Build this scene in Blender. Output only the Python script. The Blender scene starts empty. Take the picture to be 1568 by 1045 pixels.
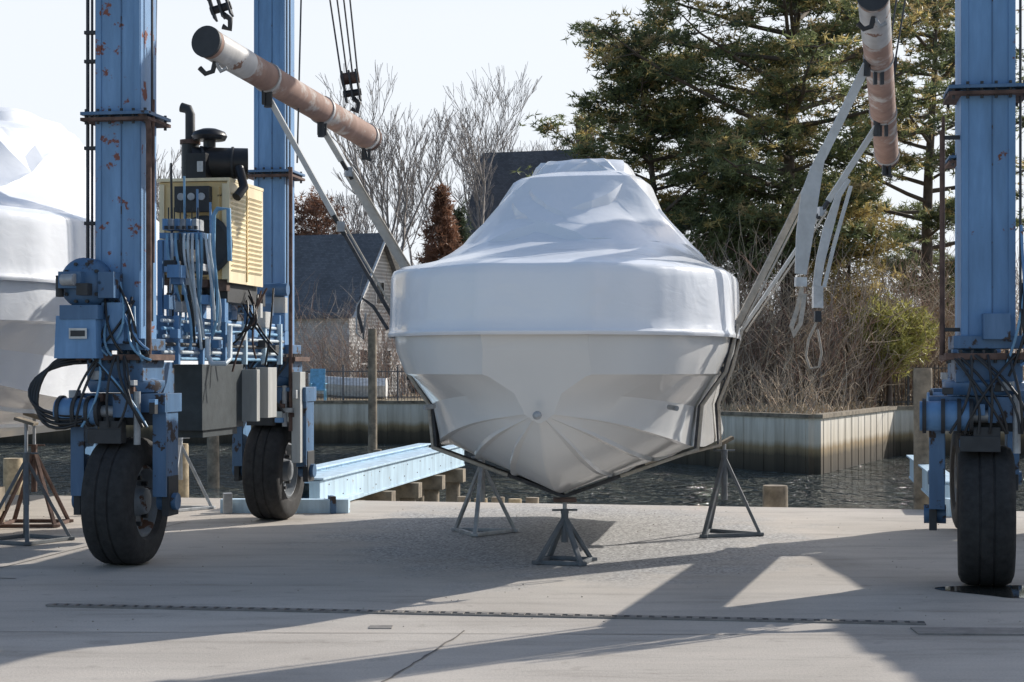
import bpy, math, random
import numpy as np
from mathutils import Vector, Matrix, noise
random.seed(7); np.random.seed(7)
sc=bpy.context.scene
EYE=1.72; F=2600.0
def pt(u,v,d):
    # survey sight-line (bearing u, elevation v, distance d in metres) -> world metres
    return Vector(((u-784)/F*d, d, EYE-(v-560)/F*d))
# ------------------------------------------------------------ materials
def newmat(name):
    m=bpy.data.materials.new(name); m.use_nodes=True
    nt=m.node_tree; b=nt.nodes['Principled BSDF']; return m,nt,b
def ramp(nt,fac,stops):
    r=nt.nodes.new('ShaderNodeValToRGB'); cr=r.color_ramp
    while len(cr.elements)<len(stops): cr.elements.new(0.5)
    for e,(p,c) in zip(cr.elements,stops):
        e.position=p; e.color=(c[0],c[1],c[2],1) if isinstance(c,(tuple,list)) else (c,c,c,1)
    nt.links.new(fac,r.inputs['Fac']); return r.outputs['Color']
def nz(nt,scale,detail=6,rough=.6,vec=None,dist=0):
    n=nt.nodes.new('ShaderNodeTexNoise'); n.inputs['Scale'].default_value=scale
    n.inputs['Detail'].default_value=detail; n.inputs['Roughness'].default_value=rough
    n.inputs['Distortion'].default_value=dist
    if vec is None:
        g=nt.nodes.new('ShaderNodeNewGeometry'); vec=g.outputs['Position']
    nt.links.new(vec,n.inputs['Vector']); return n.outputs['Fac']
def stretch(nt,s):
    g=nt.nodes.new('ShaderNodeNewGeometry'); m=nt.nodes.new('ShaderNodeMapping')
    m.inputs['Scale'].default_value=s; nt.links.new(g.outputs['Position'],m.inputs['Vector']); return m.outputs['Vector']
def mix(nt,f,a,b,mode='MIX'):
    m=nt.nodes.new('ShaderNodeMix'); m.data_type='RGBA'; m.blend_type=mode
    if isinstance(f,(int,float)): m.inputs[0].default_value=f
    else: nt.links.new(f,m.inputs[0])
    for i,x in ((6,a),(7,b)):
        if isinstance(x,(tuple,list)): m.inputs[i].default_value=(x[0],x[1],x[2],1)
        else: nt.links.new(x,m.inputs[i])
    return m.outputs[2]
def bump(nt,b,h,strength=.3,dist=.02):
    n=nt.nodes.new('ShaderNodeBump'); n.inputs['Strength'].default_value=strength
    n.inputs['Distance'].default_value=dist
    nt.links.new(h,n.inputs['Height']); nt.links.new(n.outputs['Normal'],b.inputs['Normal'])
def M(name,col,rough=.6,metal=0,var=.25,scale=8,bmp=.15,bd=.01):
    m,nt,b=newmat(name); f=nz(nt,scale,4)
    lo=tuple(c*(1-var) for c in col); hi=tuple(min(1,c*(1+var)) for c in col)
    nt.links.new(ramp(nt,f,[(.3,lo),(.7,hi)]),b.inputs['Base Color'])
    b.inputs['Roughness'].default_value=rough; b.inputs['Metallic'].default_value=metal
    if bmp: bump(nt,b,nz(nt,scale*4,3),bmp,bd)
    return m
def MP(name,col,rust=(.16,.06,.03),thr=.62,rough=.45,scale=5,w=.03):
    m,nt,b=newmat(name)
    f=nz(nt,scale,10,.65); f2=nz(nt,2.2,5,.6,stretch(nt,(3,3,.5)))
    base=ramp(nt,f2,[(.3,tuple(c*.76 for c in col)),(.55,col),(.75,tuple(min(1,c*1.2+.03) for c in col))])
    msk=ramp(nt,f,[(thr,0.),(thr+w,1.)])
    nt.links.new(mix(nt,msk,base,rust),b.inputs['Base Color'])
    nt.links.new(ramp(nt,f,[(thr,rough),(thr+w,.9)]),b.inputs['Roughness'])
    bump(nt,b,f,.2,.01); return m
blue=MP('blue_paint',(.14,.285,.50),thr=.655)
blue_r=MP('blue_paint_rusty',(.155,.30,.51),rust=(.22,.09,.07),thr=.595,scale=6)
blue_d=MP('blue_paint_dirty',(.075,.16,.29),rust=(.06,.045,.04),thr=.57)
blue_l=MP('light_blue_paint',(.52,.68,.80),rust=(.32,.27,.22),thr=.66)
hoseb=M('blue_hose',(.16,.33,.50),.4)
hosew=M('pale_hose',(.50,.56,.60),.4)
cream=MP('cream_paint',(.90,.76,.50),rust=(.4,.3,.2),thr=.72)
creamd=MP('cream_paint_shaded',(.70,.51,.24),rust=(.1,.06,.03),thr=.64)  # darker copy of the cream, with the front's shade in its colour
black=M('black_paint',(.015,.015,.017),.4)
dark=M('dark_steel',(.035,.037,.04),.6)
tank=M('tank_green_grey',(.05,.06,.065),.5)
greybox=MP('grey_box',(.48,.48,.46),rust=(.2,.12,.08),thr=.68)
rubber=M('rubber',(.028,.027,.027),.85,var=.4,scale=14,bmp=.4)
hubm=MP('hub_steel',(.20,.22,.24),rust=(.1,.05,.03),thr=.58)
rust=MP('rusty_pipe',(.32,.20,.155),rust=(.52,.48,.44),thr=.54,rough=.8,scale=4,w=.12)
rustd=M('rust_dark',(.12,.075,.06),.9,var=.5)
band=MP('grey_band',(.48,.46,.44),rust=(.24,.14,.10),thr=.6)
cable=M('cable',(.05,.05,.055),.5)
strapw=M('strap_webbing',(.56,.56,.54),.9,var=.10,scale=12)
strapd=M('strap_dark',(.075,.075,.08),.9,var=.3,scale=20)
strapt=M('strap_tan',(.48,.43,.36),.9,var=.2,scale=20)
galv=M('galvanised',(.38,.39,.40),.5,.3,var=.3)
stdk=M('stand_dark',(.13,.14,.15),.6)
wood=M('weathered_wood',(.24,.20,.15),.9,var=.5,scale=5)
woodl=M('wood_block',(.40,.32,.21),.9,var=.4)
label=M('label_white',(.6,.6,.58),.5)
def wrapmat(name,col,rough=.3,bs=.3):
    m,nt,b=newmat(name)
    f=nz(nt,1.6,2,.5,dist=1.2); f2=nz(nt,5,3,.5,stretch(nt,(1,1,2.2)),dist=1.0)
    nt.links.new(ramp(nt,nz(nt,2,4),[(.3,tuple(c*.97 for c in col)),(.7,col)]),b.inputs['Base Color'])
    b.inputs['Roughness'].default_value=rough
    mm=nt.nodes.new('ShaderNodeMath'); mm.operation='MULTIPLY_ADD'
    nt.links.new(f2,mm.inputs[0]); mm.inputs[1].default_value=.20; nt.links.new(f,mm.inputs[2])
    bump(nt,b,mm.outputs[0],bs,.05); return m
wrapm=wrapmat('shrink_wrap_white',(.88,.90,.94),.2,.26)
hullm=wrapmat('hull_white',(.80,.79,.77),.16,.08)

# ------------------------------------------------------------ mesh builder
class MB:
    def __init__(s): s.v=[]; s.f=[]; s.m=[]; s.mats=[]; s.sm=[]
    def mi(s,mat):
        if mat not in s.mats: s.mats.append(mat)
        return s.mats.index(mat)
    def add(s,vs,fs,mat,smooth=False):
        o=len(s.v); s.v+= [tuple(v) for v in vs]; k=s.mi(mat)
        for f in fs: s.f.append(tuple(i+o for i in f)); s.m.append(k); s.sm.append(smooth)
    def box(s,c,size,mat,yaw=0,R=None,taper=1):
        hx,hy,hz=[a/2 for a in size]; R=R or Matrix.Rotation(yaw,3,'Z'); c=Vector(c)
        vs=[]
        for z,t in ((-hz,1),(hz,taper)):
            for x,y in ((-hx,-hy),(hx,-hy),(hx,hy),(-hx,hy)): vs.append(c+R@Vector((x*t,y*t,z)))
        s.add(vs,[(3,2,1,0),(4,5,6,7),(0,1,5,4),(1,2,6,5),(2,3,7,6),(3,0,4,7)],mat)
    def tube(s,p0,p1,r0,mat,r1=None,n=12,caps=True,smooth=True):
        s.path([p0,p1],r0,mat,n,r1,caps,smooth)
    def path(s,pts,r,mat,n=8,r1=None,caps=True,smooth=True):
        pts=[Vector(p) for p in pts]; r1=r if r1 is None else r1
        L=len(pts); rings=[]; up=None
        for i,p in enumerate(pts):
            d=(pts[min(i+1,L-1)]-pts[max(i-1,0)])
            if d.length<1e-9: d=Vector((0,0,1))
            d.normalize()
            if up is None: up=Vector((0,0,1)) if abs(d.z)<.9 else Vector((0,1,0))
            a=d.cross(up)
            if a.length<1e-4: a=d.cross(Vector((1,.3,0)))
            a.normalize(); b2=a.cross(d).normalized(); up=b2
            rr=r+(r1-r)*i/max(1,L-1)
            rings.append([p+rr*(math.cos(t)*a+math.sin(t)*b2) for t in [2*math.pi*k/n for k in range(n)]])
        vs=[v for R_ in rings for v in R_]; fs=[]
        for i in range(L-1):
            for k in range(n): fs.append((i*n+k,i*n+(k+1)%n,(i+1)*n+(k+1)%n,(i+1)*n+k))
        s.add(vs,fs,mat,smooth)
        if caps: s.add(rings[0],[tuple(range(n))[::-1]],mat); s.add(rings[-1],[tuple(range(n))],mat)
    def ribbon(s,pts,w,mat,wd=(0,1,0),th=.012):
        pts=[Vector(p) for p in pts]; L=len(pts); wd=Vector(wd).normalized(); vs=[]
        for i,p in enumerate(pts):
            d=(pts[min(i+1,L-1)]-pts[max(i-1,0)]).normalized(); a=(wd-d*wd.dot(d)).normalized(); n=a.cross(d)
            ww=w[i] if isinstance(w,(list,tuple)) else w
            vs+=[p-a*ww/2-n*th/2,p+a*ww/2-n*th/2,p+a*ww/2+n*th/2,p-a*ww/2+n*th/2]
        fs=[(0,1,2,3),tuple((L-1)*4+k for k in (3,2,1,0))]
        for i in range(L-1):
            for k in range(4): fs.append((i*4+k,(i+1)*4+k,(i+1)*4+(k+1)%4,i*4+(k+1)%4))
        s.add(vs,fs,mat)
    def lathe(s,c,axis,prof,mat,n=40,smooth=True):
        c=Vector(c); ax=Vector(axis).normalized(); a=ax.cross(Vector((0,0,1)))
        if a.length<.01: a=Vector((1,0,0))
        a.normalize(); b2=ax.cross(a); vs=[];fs=[]
        for (o,r) in prof:
            for k in range(n):
                t=2*math.pi*k/n; vs.append(c+ax*o+r*(math.cos(t)*a+math.sin(t)*b2))
        for i in range(len(prof)-1):
            for k in range(n): fs.append((i*n+k,i*n+(k+1)%n,(i+1)*n+(k+1)%n,(i+1)*n+k))
        s.add(vs,fs,mat,smooth)
    def obj(s,name,parent=None,bevel=0):
        me=bpy.data.meshes.new(name); me.from_pydata(s.v,[],s.f)
        for m in s.mats: me.materials.append(m)
        me.polygons.foreach_set('material_index',s.m); me.polygons.foreach_set('use_smooth',s.sm); me.update()
        o=bpy.data.objects.new(name,me); sc.collection.objects.link(o)
        if parent: o.parent=parent
        if bevel:
            b=o.modifiers.new('b','BEVEL'); b.width=bevel; b.segments=2; b.limit_method='ANGLE'; b.angle_limit=math.radians(50)
        return o
def empty(name):
    e=bpy.data.objects.new(name,None); sc.collection.objects.link(e); return e
def rnd(a,b): return random.uniform(a,b)

# ------------------------------------------------------------ ground / water / land
def polyobj(name,pts,z,mat,thick=0):
    vs=[(x,y,z) for x,y in pts]; n=len(pts); fs=[tuple(range(n))]
    if thick:
        vs+=[(x,y,z-thick) for x,y in pts]
        for i in range(n): fs.append((i,(i+1)%n,(i+1)%n+n,i+n)[::-1])
    me=bpy.data.meshes.new(name); me.from_pydata(vs,[],fs); me.materials.append(mat); me.update()
    o=bpy.data.objects.new(name,me); sc.collection.objects.link(o); return o
gm,nt,b=newmat('concrete_ground')
g=nt.nodes.new('ShaderNodeNewGeometry')
big=nz(nt,.35,6,.6,dist=.6); mid=nz(nt,1.6,8,.7,stretch(nt,(.35,1.8,1))); fine=nz(nt,60,4,.7)
base=ramp(nt,big,[(.3,(.40,.36,.315)),(.5,(.48,.435,.385)),(.72,(.55,.505,.45))])
st=ramp(nt,mid,[(.30,(.62,.60,.58)),(.47,(.92,.92,.92)),(.7,(1.08,1.07,1.06))])
c=mix(nt,.8,base,st,'MULTIPLY')
spots=ramp(nt,nz(nt,4.5,3,.5),[(.30,(.76,.75,.74)),(.36,(1,1,1))]); c=mix(nt,.6,c,spots,'MULTIPLY')
sp=ramp(nt,fine,[(.3,(.75,.75,.75)),(.5,(1,1,1)),(.75,(1.12,1.12,1.12))]); c=mix(nt,.8,c,sp,'MULTIPLY')
sub=nt.nodes.new('ShaderNodeVectorMath'); sub.operation='SUBTRACT'; sub.inputs[1].default_value=(.55,17.4,0); nt.links.new(g.outputs['Position'],sub.inputs[0])
mp=nt.nodes.new('ShaderNodeVectorMath'); mp.operation='MULTIPLY'; mp.inputs[1].default_value=(.38,.24,0); nt.links.new(sub.outputs[0],mp.inputs[0])
ln=nt.nodes.new('ShaderNodeVectorMath'); ln.operation='LENGTH'; nt.links.new(mp.outputs[0],ln.inputs[0])
ad=nt.nodes.new('ShaderNodeMath'); ad.operation='ADD'; nt.links.new(ln.outputs['Value'],ad.inputs[0]); nt.links.new(nz(nt,1.5,5),ad.inputs[1])
hf=nt.nodes.new('ShaderNodeMath'); hf.operation='MULTIPLY'; hf.inputs[1].default_value=.5; nt.links.new(ad.outputs[0],hf.inputs[0])
pm=ramp(nt,hf.outputs[0],[(.58,1.),(.78,0.)])
vor=nt.nodes.new('ShaderNodeTexVoronoi'); vor.inputs['Scale'].default_value=48; nt.links.new(g.outputs['Position'],vor.inputs['Vector'])
gr=ramp(nt,vor.outputs['Color'],[(.1,(.18,.175,.17)),(.55,(.36,.35,.34)),(.95,(.60,.585,.565))])
c=mix(nt,pm,c,gr)
nt.links.new(c,b.inputs['Base Color']); b.inputs['Roughness'].default_value=.85
bump(nt,b,fine,.35,.01)
def edge(x): return 21.25-.2*x
polyobj('ground',[(-70,-30),(70,-30),(70,edge(70)),(12,edge(12)),(-12,edge(-12)),(-70,edge(-70))],0,gm,thick=2.2)
wm,nt,b=newmat('water')
b.inputs['Base Color'].default_value=(.10,.11,.095,1); b.inputs['Roughness'].default_value=.05; b.inputs['IOR'].default_value=1.33
w1=nz(nt,.8,3,.6,stretch(nt,(1,.8,1)),dist=.8); w2=nz(nt,3.0,3,.6,stretch(nt,(.8,1.0,1)),dist=.5)
mm=nt.nodes.new('ShaderNodeMath'); mm.operation='MULTIPLY_ADD'; nt.links.new(w2,mm.inputs[0]); mm.inputs[1].default_value=.45; nt.links.new(w1,mm.inputs[2])
bump(nt,b,mm.outputs[0],1.0,1.9)
polyobj('water',[(-400,10),(400,10),(400,75),(-400,75)],-1.3,wm)
lm,nt,b=newmat('dry_grass_ground')
nt.links.new(ramp(nt,nz(nt,1.2,8,.7),[(.3,(.22,.18,.12)),(.5,(.34,.28,.19)),(.7,(.44,.37,.26))]),b.inputs['Base Color']); b.inputs['Roughness'].default_value=1
bump(nt,b,nz(nt,9,6),.8,.08)
shore=[(-300,68),(-24,66.5),(2,65.5),(3.0,56),(8.39,47.2),(12.7,57),(60,60),(400,70)]
polyobj('land',shore+[(1500,1500),(-1500,1500)],.3,lm)
bm_,nt,b=newmat('bulkhead_timber')
s_=nz(nt,1.0,8,.7,stretch(nt,(3,3,.25)))
g2=nt.nodes.new('ShaderNodeNewGeometry'); sx=nt.nodes.new('ShaderNodeSeparateXYZ'); nt.links.new(g2.outputs['Position'],sx.inputs[0])
ma=nt.nodes.new('ShaderNodeMath'); ma.operation='MULTIPLY_ADD'; ma.inputs[1].default_value=.35; nt.links.new(s_,ma.inputs[0]); nt.links.new(sx.outputs['Z'],ma.inputs[2])
mr=nt.nodes.new('ShaderNodeMapRange'); mr.inputs['From Min'].default_value=-1.3; mr.inputs['From Max'].default_value=.6; nt.links.new(ma.outputs[0],mr.inputs['Value'])
colr=ramp(nt,mr.outputs[0],[(.1,(.05,.042,.03)),(.34,(.11,.085,.055)),(.46,(.34,.25,.14)),(.56,(.66,.59,.48)),(.95,(.80,.76,.68))])
nt.links.new(mix(nt,.6,colr,ramp(nt,s_,[(.35,(.5,.48,.45)),(.6,(1,1,1))]),'MULTIPLY'),b.inputs['Base Color']); b.inputs['Roughness'].default_value=.9
bk=MB()
for i in range(len(shore)-1):
    a=Vector((*shore[i],0)); c2=Vector((*shore[i+1],0)); L=(c2-a).length
    d=(c2-a)/L; ang=math.atan2(d.y,d.x); mid_=(a+c2)/2; nrm=Vector((d.y,-d.x,0))
    bk.box(mid_+nrm*.1+Vector((0,0,-.9)),(L,.2,2.3),bm_,ang)
    bk.box(mid_+nrm*.10+Vector((0,0,.31)),(L+.15,.34,.11),wood,ang)
    if L<60:
        k=.3
        while k<L:
            bk.box(a+d*k+nrm*.205+Vector((0,0,-.9)),(.03,.02,2.25),bm_,ang); k+=.9
bk.obj('bulkhead_wall')
dr=MB(); p0=Vector((-3.3,12.15,0)); p1=Vector((2.75,11.3,0))
d=(p1-p0).normalized(); ang=math.atan2(d.y,d.x); L=(p1-p0).length
dr.box((p0+p1)/2+Vector((0,0,.002)),(L,.09,.01),dark,ang)
k=0
steelg=M('grate_steel',(.24,.22,.20),.7)
while k<L:
    dr.box(p0+d*k+Vector((0,0,.009)),(.045,.08,.012),steelg,ang); k+=.085
n_=Vector((-d.y,d.x,0))
for sg in (-1,1): dr.box((p0+p1)/2+n_*sg*.055+Vector((0,0,.005)),(L,.016,.012),steelg,ang)
dr.obj('trench_drain')
jm=M('joint_dark',(.15,.135,.12),.95)
jt=MB()
def joint(a,b_,w=.02,j=.018,st_=.35):
    a=Vector(a);b_=Vector(b_);n=max(2,int((b_-a).length/st_)); pts=[]
    dd=(b_-a).normalized(); nn_=Vector((-dd.y,dd.x,0))
    for i in range(n+1): pts.append(a+(b_-a)*i/n+nn_*rnd(-j,j))
    vs=[]
    for i,p in enumerate(pts):
        ww=w*rnd(.6,1.4)/2; vs+=[p+nn_*ww+Vector((0,0,.004)),p-nn_*ww+Vector((0,0,.004))]
    jt.add(vs,[(2*i,2*i+1,2*i+3,2*i+2) for i in range(n)],jm)
joint((-.75,9.0,0),(-.3,11.0,0),.016,.010,.12); joint((-14,11.2,0),(14,10.55,0),.010,.004); joint((-4,13.7,0),(-9,14.4,0),.02,.006)
joint((-5.3,9,0),(-3.6,18.6,0),.012,.006); joint((5.2,10.8,0),(6,16,0),.02,.006)
jt.obj('pavement_joints')
m=MB(); peb=M('pebble',(.36,.32,.27),.9,var=.4,scale=40)
for k in range(260):
    x=rnd(-6,6); y=rnd(11,21.0); s_=rnd(.003,.008); R=Matrix.Rotation(rnd(0,3),3,'Z')@Matrix.Rotation(rnd(-.5,.5),3,'X')
    m.box((x,y,s_*.5),(s_*2,s_*1.4,s_),peb,R=R,taper=.6)
m.obj('pebbles')
md=MB(); q=pt(583,962,11.15); md.box((q.x,q.y,.001),(.15,.13,.008),steelg,0); md.obj('drain_cover')
pb=MB(); pb.box((3.25,10.95,.004),(1.3,.26,.012),steelg,-.04); pb.obj('steel_plate')
pud,nt,b=newmat('puddle'); b.inputs['Base Color'].default_value=(.05,.05,.045,1); b.inputs['Roughness'].default_value=.03
polyobj('puddle',[(4.05+.7*math.cos(t)*(1+.25*math.sin(3*t)),12.9+.45*math.sin(t)*(1+.2*math.cos(2*t))) for t in [2*math.pi*k/40 for k in range(40)]],.004,pud)

# ------------------------------------------------------------ boats
def boat(name,origin,yaw,S,hull_mat,seed=0,extra=True):
    e=empty(name); T=Matrix.Translation(Vector(origin))@Matrix.Rotation(yaw,4,'Z')
    ky=[0,.1,.3,.6,1,1.5,2.5,4,6,7]
    kw=[.36,.62,.90,1.14,1.34,1.47,1.52,1.5,1.46,1.40]
    def W(y): return sum(np.interp(max(0,y+o),ky,kw) for o in (-.08,0,.08))/3
    def sm(y,a,b_): return sum(np.interp(max(0,y+o),a,b_) for o in (-.15,-.07,0,.07,.15))/5
    def keel(y): return sm(y,[0,.3,.7,1.2,1.7,2.2,7],[1.30,1.05,.82,.665,.605,.59,.59])
    def cw(y): return sm(y,[0,.2,.5,.9,1.4,2,3,5,7],[.05,.28,.52,.76,.94,1.04,1.12,1.2,1.18])
    def cz(y): return sm(y,[0,.5,1,1.5,2,3,7],[1.34,1.27,1.17,1.09,1.03,.98,.95])
    def section(y):
        k=keel(y);w=W(y);a=cw(y);z=cz(y)
        P=[(0,k),(.018,k+.004)]
        fd=min(1,max(0,y/1.4))
        for f in (.36,.70):
            x=.018+(a-.018)*f; zz=k+(z-k)*f*.93; lip=min(.05,a*.10)
            P+=[(x,zz),(x+lip,zz-.004),(x+lip+.004,zz+.030*min(1,a*1.6))]
        P+=[(a,z-.01),(a+.02+.06*fd,z-.02*fd),(a+.025+.06*fd,z+.03)]
        ax_=a+.025+.06*fd
        r=(w*.875,1.63)
        P+=[(ax_+(r[0]-ax_)*.45-.05,z+.03+(r[1]-z-.03)*.52),r,(r[0]+.055,1.65),(w*.965,1.84),(w*.985,2.0),(w*.985,2.06)]
        return P
    ys=list(np.concatenate([np.linspace(0,2.0,44),np.linspace(2.1,7,26)]))
    vs=[];fs=[]; m=MB(); rows=[]
    for y in ys:
        sec=section(y); fr=math.exp(-y*2.2); row=[]
        for (x,z) in sec:
            yo=.30*fr*max(0,(2.0-z))/.7
            row.append(Vector((x,y+yo,z)))
        rows.append([Vector((-p.x,p.y,p.z)) for p in row[::-1][:-1]]+row)
    n=len(rows[0])
    for r in rows: vs+=r
    for i in range(len(rows)-1):
        for k in range(n-1): fs.append((i*n+k,(i+1)*n+k,(i+1)*n+k+1,i*n+k+1))
    m.add(vs,fs,hull_mat,True)
    m.add(rows[0],[tuple(range(n))],hull_mat); m.add(rows[-1],[tuple(range(n))[::-1]],hull_mat)
    if extra:
        m.lathe((0,.17,1.33),(0,-1,0),[(-.02,.035),(.02,.033),(.035,.015),(.035,0)],galv,16)
        for s_ in (-1,1): m.tube((s_*.98,1.0,1.38),(s_*1.05,.92,1.37),.022,galv,n=10)
    o=m.obj('hull',e)
    for v in o.data.vertices: v.co=T@(v.co*S)
    es=o.modifiers.new('es','EDGE_SPLIT'); es.split_angle=math.radians(22)
    side=[(W(y),y) for y in np.concatenate([np.linspace(0,1.5,44),np.linspace(1.55,7,100)])]
    loop=[(0.0,0.0),(.06,0),(.12,0.0),(.18,0),(.24,0.0),(.30,0)]+side+[(1.1,7),(.75,7),(.4,7),(0,7)]
    loop2=loop+[(-x,y) for x,y in loop[::-1][1:-1]]
    N=len(loop2); rows=[]
    zz=[1.96,1.985,2.02,2.47,2.51,2.55,2.59,2.66,2.82,3.05,3.26,3.42,3.46,3.51,3.61,3.65,3.67]
    ff=[-.014,-.020,-.008,0,.012,.06,.17,.30,.50,.65,.745,.805,.85,.95,.99,1.04,1.3]
    K=len(zz)
    prm=list(np.linspace(0,4,12))+list(np.linspace(4.15,K-1,88))
    yc,hl,hw,cx=3.8,1.1,.47,.07
    rg=random.Random(seed)
    folds=[(rg.uniform(0,1),rg.choice([-1,1])*rg.uniform(.12,.34),rg.uniform(.03,.10),rg.uniform(.07,.15),rg.choice([-1,1])) for _ in range(15)]
    for q in prm:
        z=float(np.interp(q,range(K),zz)); f=float(np.interp(q,range(K),ff)); row=[]
        h=max(0,(z-2.55)/1.15)
        for k,(x,y) in enumerate(loop2):
            ang=math.atan2(x,-(y-yc)*.55); ca,sa=math.cos(ang),math.sin(ang)
            r=(abs(ca)**4+abs(sa)**4)**(-1/4)
            tx,ty=cx+hw*r*sa, yc-hl*r*ca
            X=x+(tx-x)*min(f,1); Y=y+(ty-y)*min(f,1)
            if f>1: X=cx+(X-cx)*(1-(f-1)*1.2); Y=yc+(Y-yc)*(1-(f-1)*1.2)
            s_=k/N; dsp=0
            for (s0,tw,wd,am,sg) in folds:
                dd=((s_-s0-tw*h+.5)%1-.5)*sg; st_=max(.014,wd*.3)
                if -st_<dd<0: dsp=max(dsp,am*(1+dd/st_))
                elif 0<=dd<wd: dsp=max(dsp,am*(1-dd/wd))
            amp=min(1,h*5)*(1-.5*min(1,h))
            nx=noise.noise(Vector((X*.9+seed,Y*.7,z*1.2)))*.05*min(1,h*5)
            vx,vy=X,(Y-yc)*.6; l=math.hypot(vx,vy)+1e-6
            k2=(dsp*1.2-.08)*amp+nx
            bz=noise.noise(Vector((X*.8,Y*.8,seed)))*.025
            edge_=noise.noise(Vector((X*1.5,Y*1.5,seed+5)))*.02 if 2.4<z<2.7 else 0
            row.append(Vector((X+vx/l*k2,Y+vy/l*k2/.8,z+nx*.5+(bz if z>2.3 else 0)+edge_)))
        rows.append(row)
    def sheet(nm,rws,cap,dec):
        m=MB(); vs=[v for r in rws for v in r]; fs=[]
        for i in range(len(rws)-1):
            for k in range(N): fs.append((i*N+k,i*N+(k+1)%N,(i+1)*N+(k+1)%N,(i+1)*N+k))
        if cap:
            cen=sum(rws[-1],Vector())/N+Vector((0,0,.02)); vs.append(cen); ci=len(vs)-1; o_=(len(rws)-1)*N
            for k in range(N): fs.append((o_+k,o_+(k+1)%N,ci))
        m.add(vs,fs,wrapm,True); o=m.obj(nm,e)
        for v in o.data.vertices: v.co=T@(v.co*S)
        if dec:
            dm=o.modifiers.new('d','DECIMATE'); dm.ratio=dec
        es=o.modifiers.new('es','EDGE_SPLIT'); es.split_angle=math.radians(19 if dec else 42)
    sheet('wrap_band',rows[:14],False,0)
    low=[[Vector((v.x*.995,3.5+(v.y-3.5)*.997,v.z-.03)) for v in rows[12]]]
    sheet('wrap_tent',low+rows[12:],True,.03)
    def onhull(y):
        sec=section(y); pick=[sec[0],sec[4],sec[9],sec[11],sec[13],sec[16]]
        R_=[T@(Vector((x,y,z))*S) for x,z in pick]; L_=[T@(Vector((-x,y,z))*S) for x,z in pick]
        return L_[::-1]+R_[1:]
    return e,T,onhull
YAW=-math.radians(8.6)
_,T1,onhull=boat('shrink_wrapped_boat',(.17,13.1,0),YAW,1.0,hullm,3)
boat('offscreen_shadow_boat',(-6.35,15.6,.15),-math.radians(4),1.22,wrapm,11,False)
boat('offscreen_shadow_boat',(9.3,10.9,.3),math.radians(2),1.2,wrapm,17,False)  # unseen boat, added to throw shadow over the right foreground

# ------------------------------------------------------------ stands
def stand(name,x,y,br,apex,top,mat,tilt=0,yaw=.2,legs=4,bmat=None):
    m=MB(); c=Vector((x,y,0)); fts=[]
    for k in range(legs):
        t=yaw+2*math.pi*k/legs; fts.append(c+Vector((br*math.cos(t),br*math.sin(t),.02)))
    ap=c+Vector((0,0,apex))
    for k in range(legs):
        dd0=fts[(k+1)%legs]-fts[k]
        m.box((fts[k]+fts[(k+1)%legs])/2,(dd0.length,.035,.035),mat,math.atan2(dd0.y,dd0.x))
        dd=(ap-fts[k]); q=dd.to_track_quat('Z','Y').to_matrix()
        m.box((ap+fts[k])/2,(.042,.032,dd.length),mat,R=q)
        m.box(fts[k],(.08,.08,.03),mat,t)
    m.tube(c+Vector((0,0,apex*.45)),ap+Vector((0,0,.03)),.032,mat)
    m.tube(ap,c+Vector((0,0,top-.04)),.018,galv)
    m.tube(ap+Vector((0,0,.03)),ap+Vector((0,0,.07)),.035,mat)
    m.tube(ap+Vector((-.11,0,.06)),ap+Vector((.11,.02,.06)),.009,mat)
    R=Matrix.Rotation(tilt,3,'Y')
    m.box(c+Vector((0,0,top-.025)),(.20,.18,.03),bmat or wood,R=R)
    m.obj(name,bevel=.004)
stand('keel_stand',.46,14.8,.27,.40,.575,stdk,yaw=.5,bmat=rustd)
stand('jack_stand',-.31,17.4,.36,.72,.93,galv,tilt=.5,yaw=.35,legs=3)
stand('jack_stand',2.15,17.2,.36,.80,.97,stdk,tilt=-.5,yaw=1.9,legs=3)
stand('jack_stand',-4.75,16.6,.42,.80,1.2,stdk,tilt=.3,yaw=.3)
stand('jack_stand',-5.15,18.3,.42,.8,1.2,rustd,tilt=.3,yaw=.8)
stand('jack_stand',-3.95,20.2,.38,.8,1.3,galv,tilt=.3,yaw=.4,legs=3)
m=MB()
for k in range(3): m.box((-6.35+.5*k-.2,17.4+k*.2,.10),(.3,1.6,.2),wood,.1*k)
m.box((-6.1,17.6,.33),(1.6,.3,.25),wood); m.box((-6.1,17.6,.6),(.4,.4,.28),wood); m.obj('timber_blocking')

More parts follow.
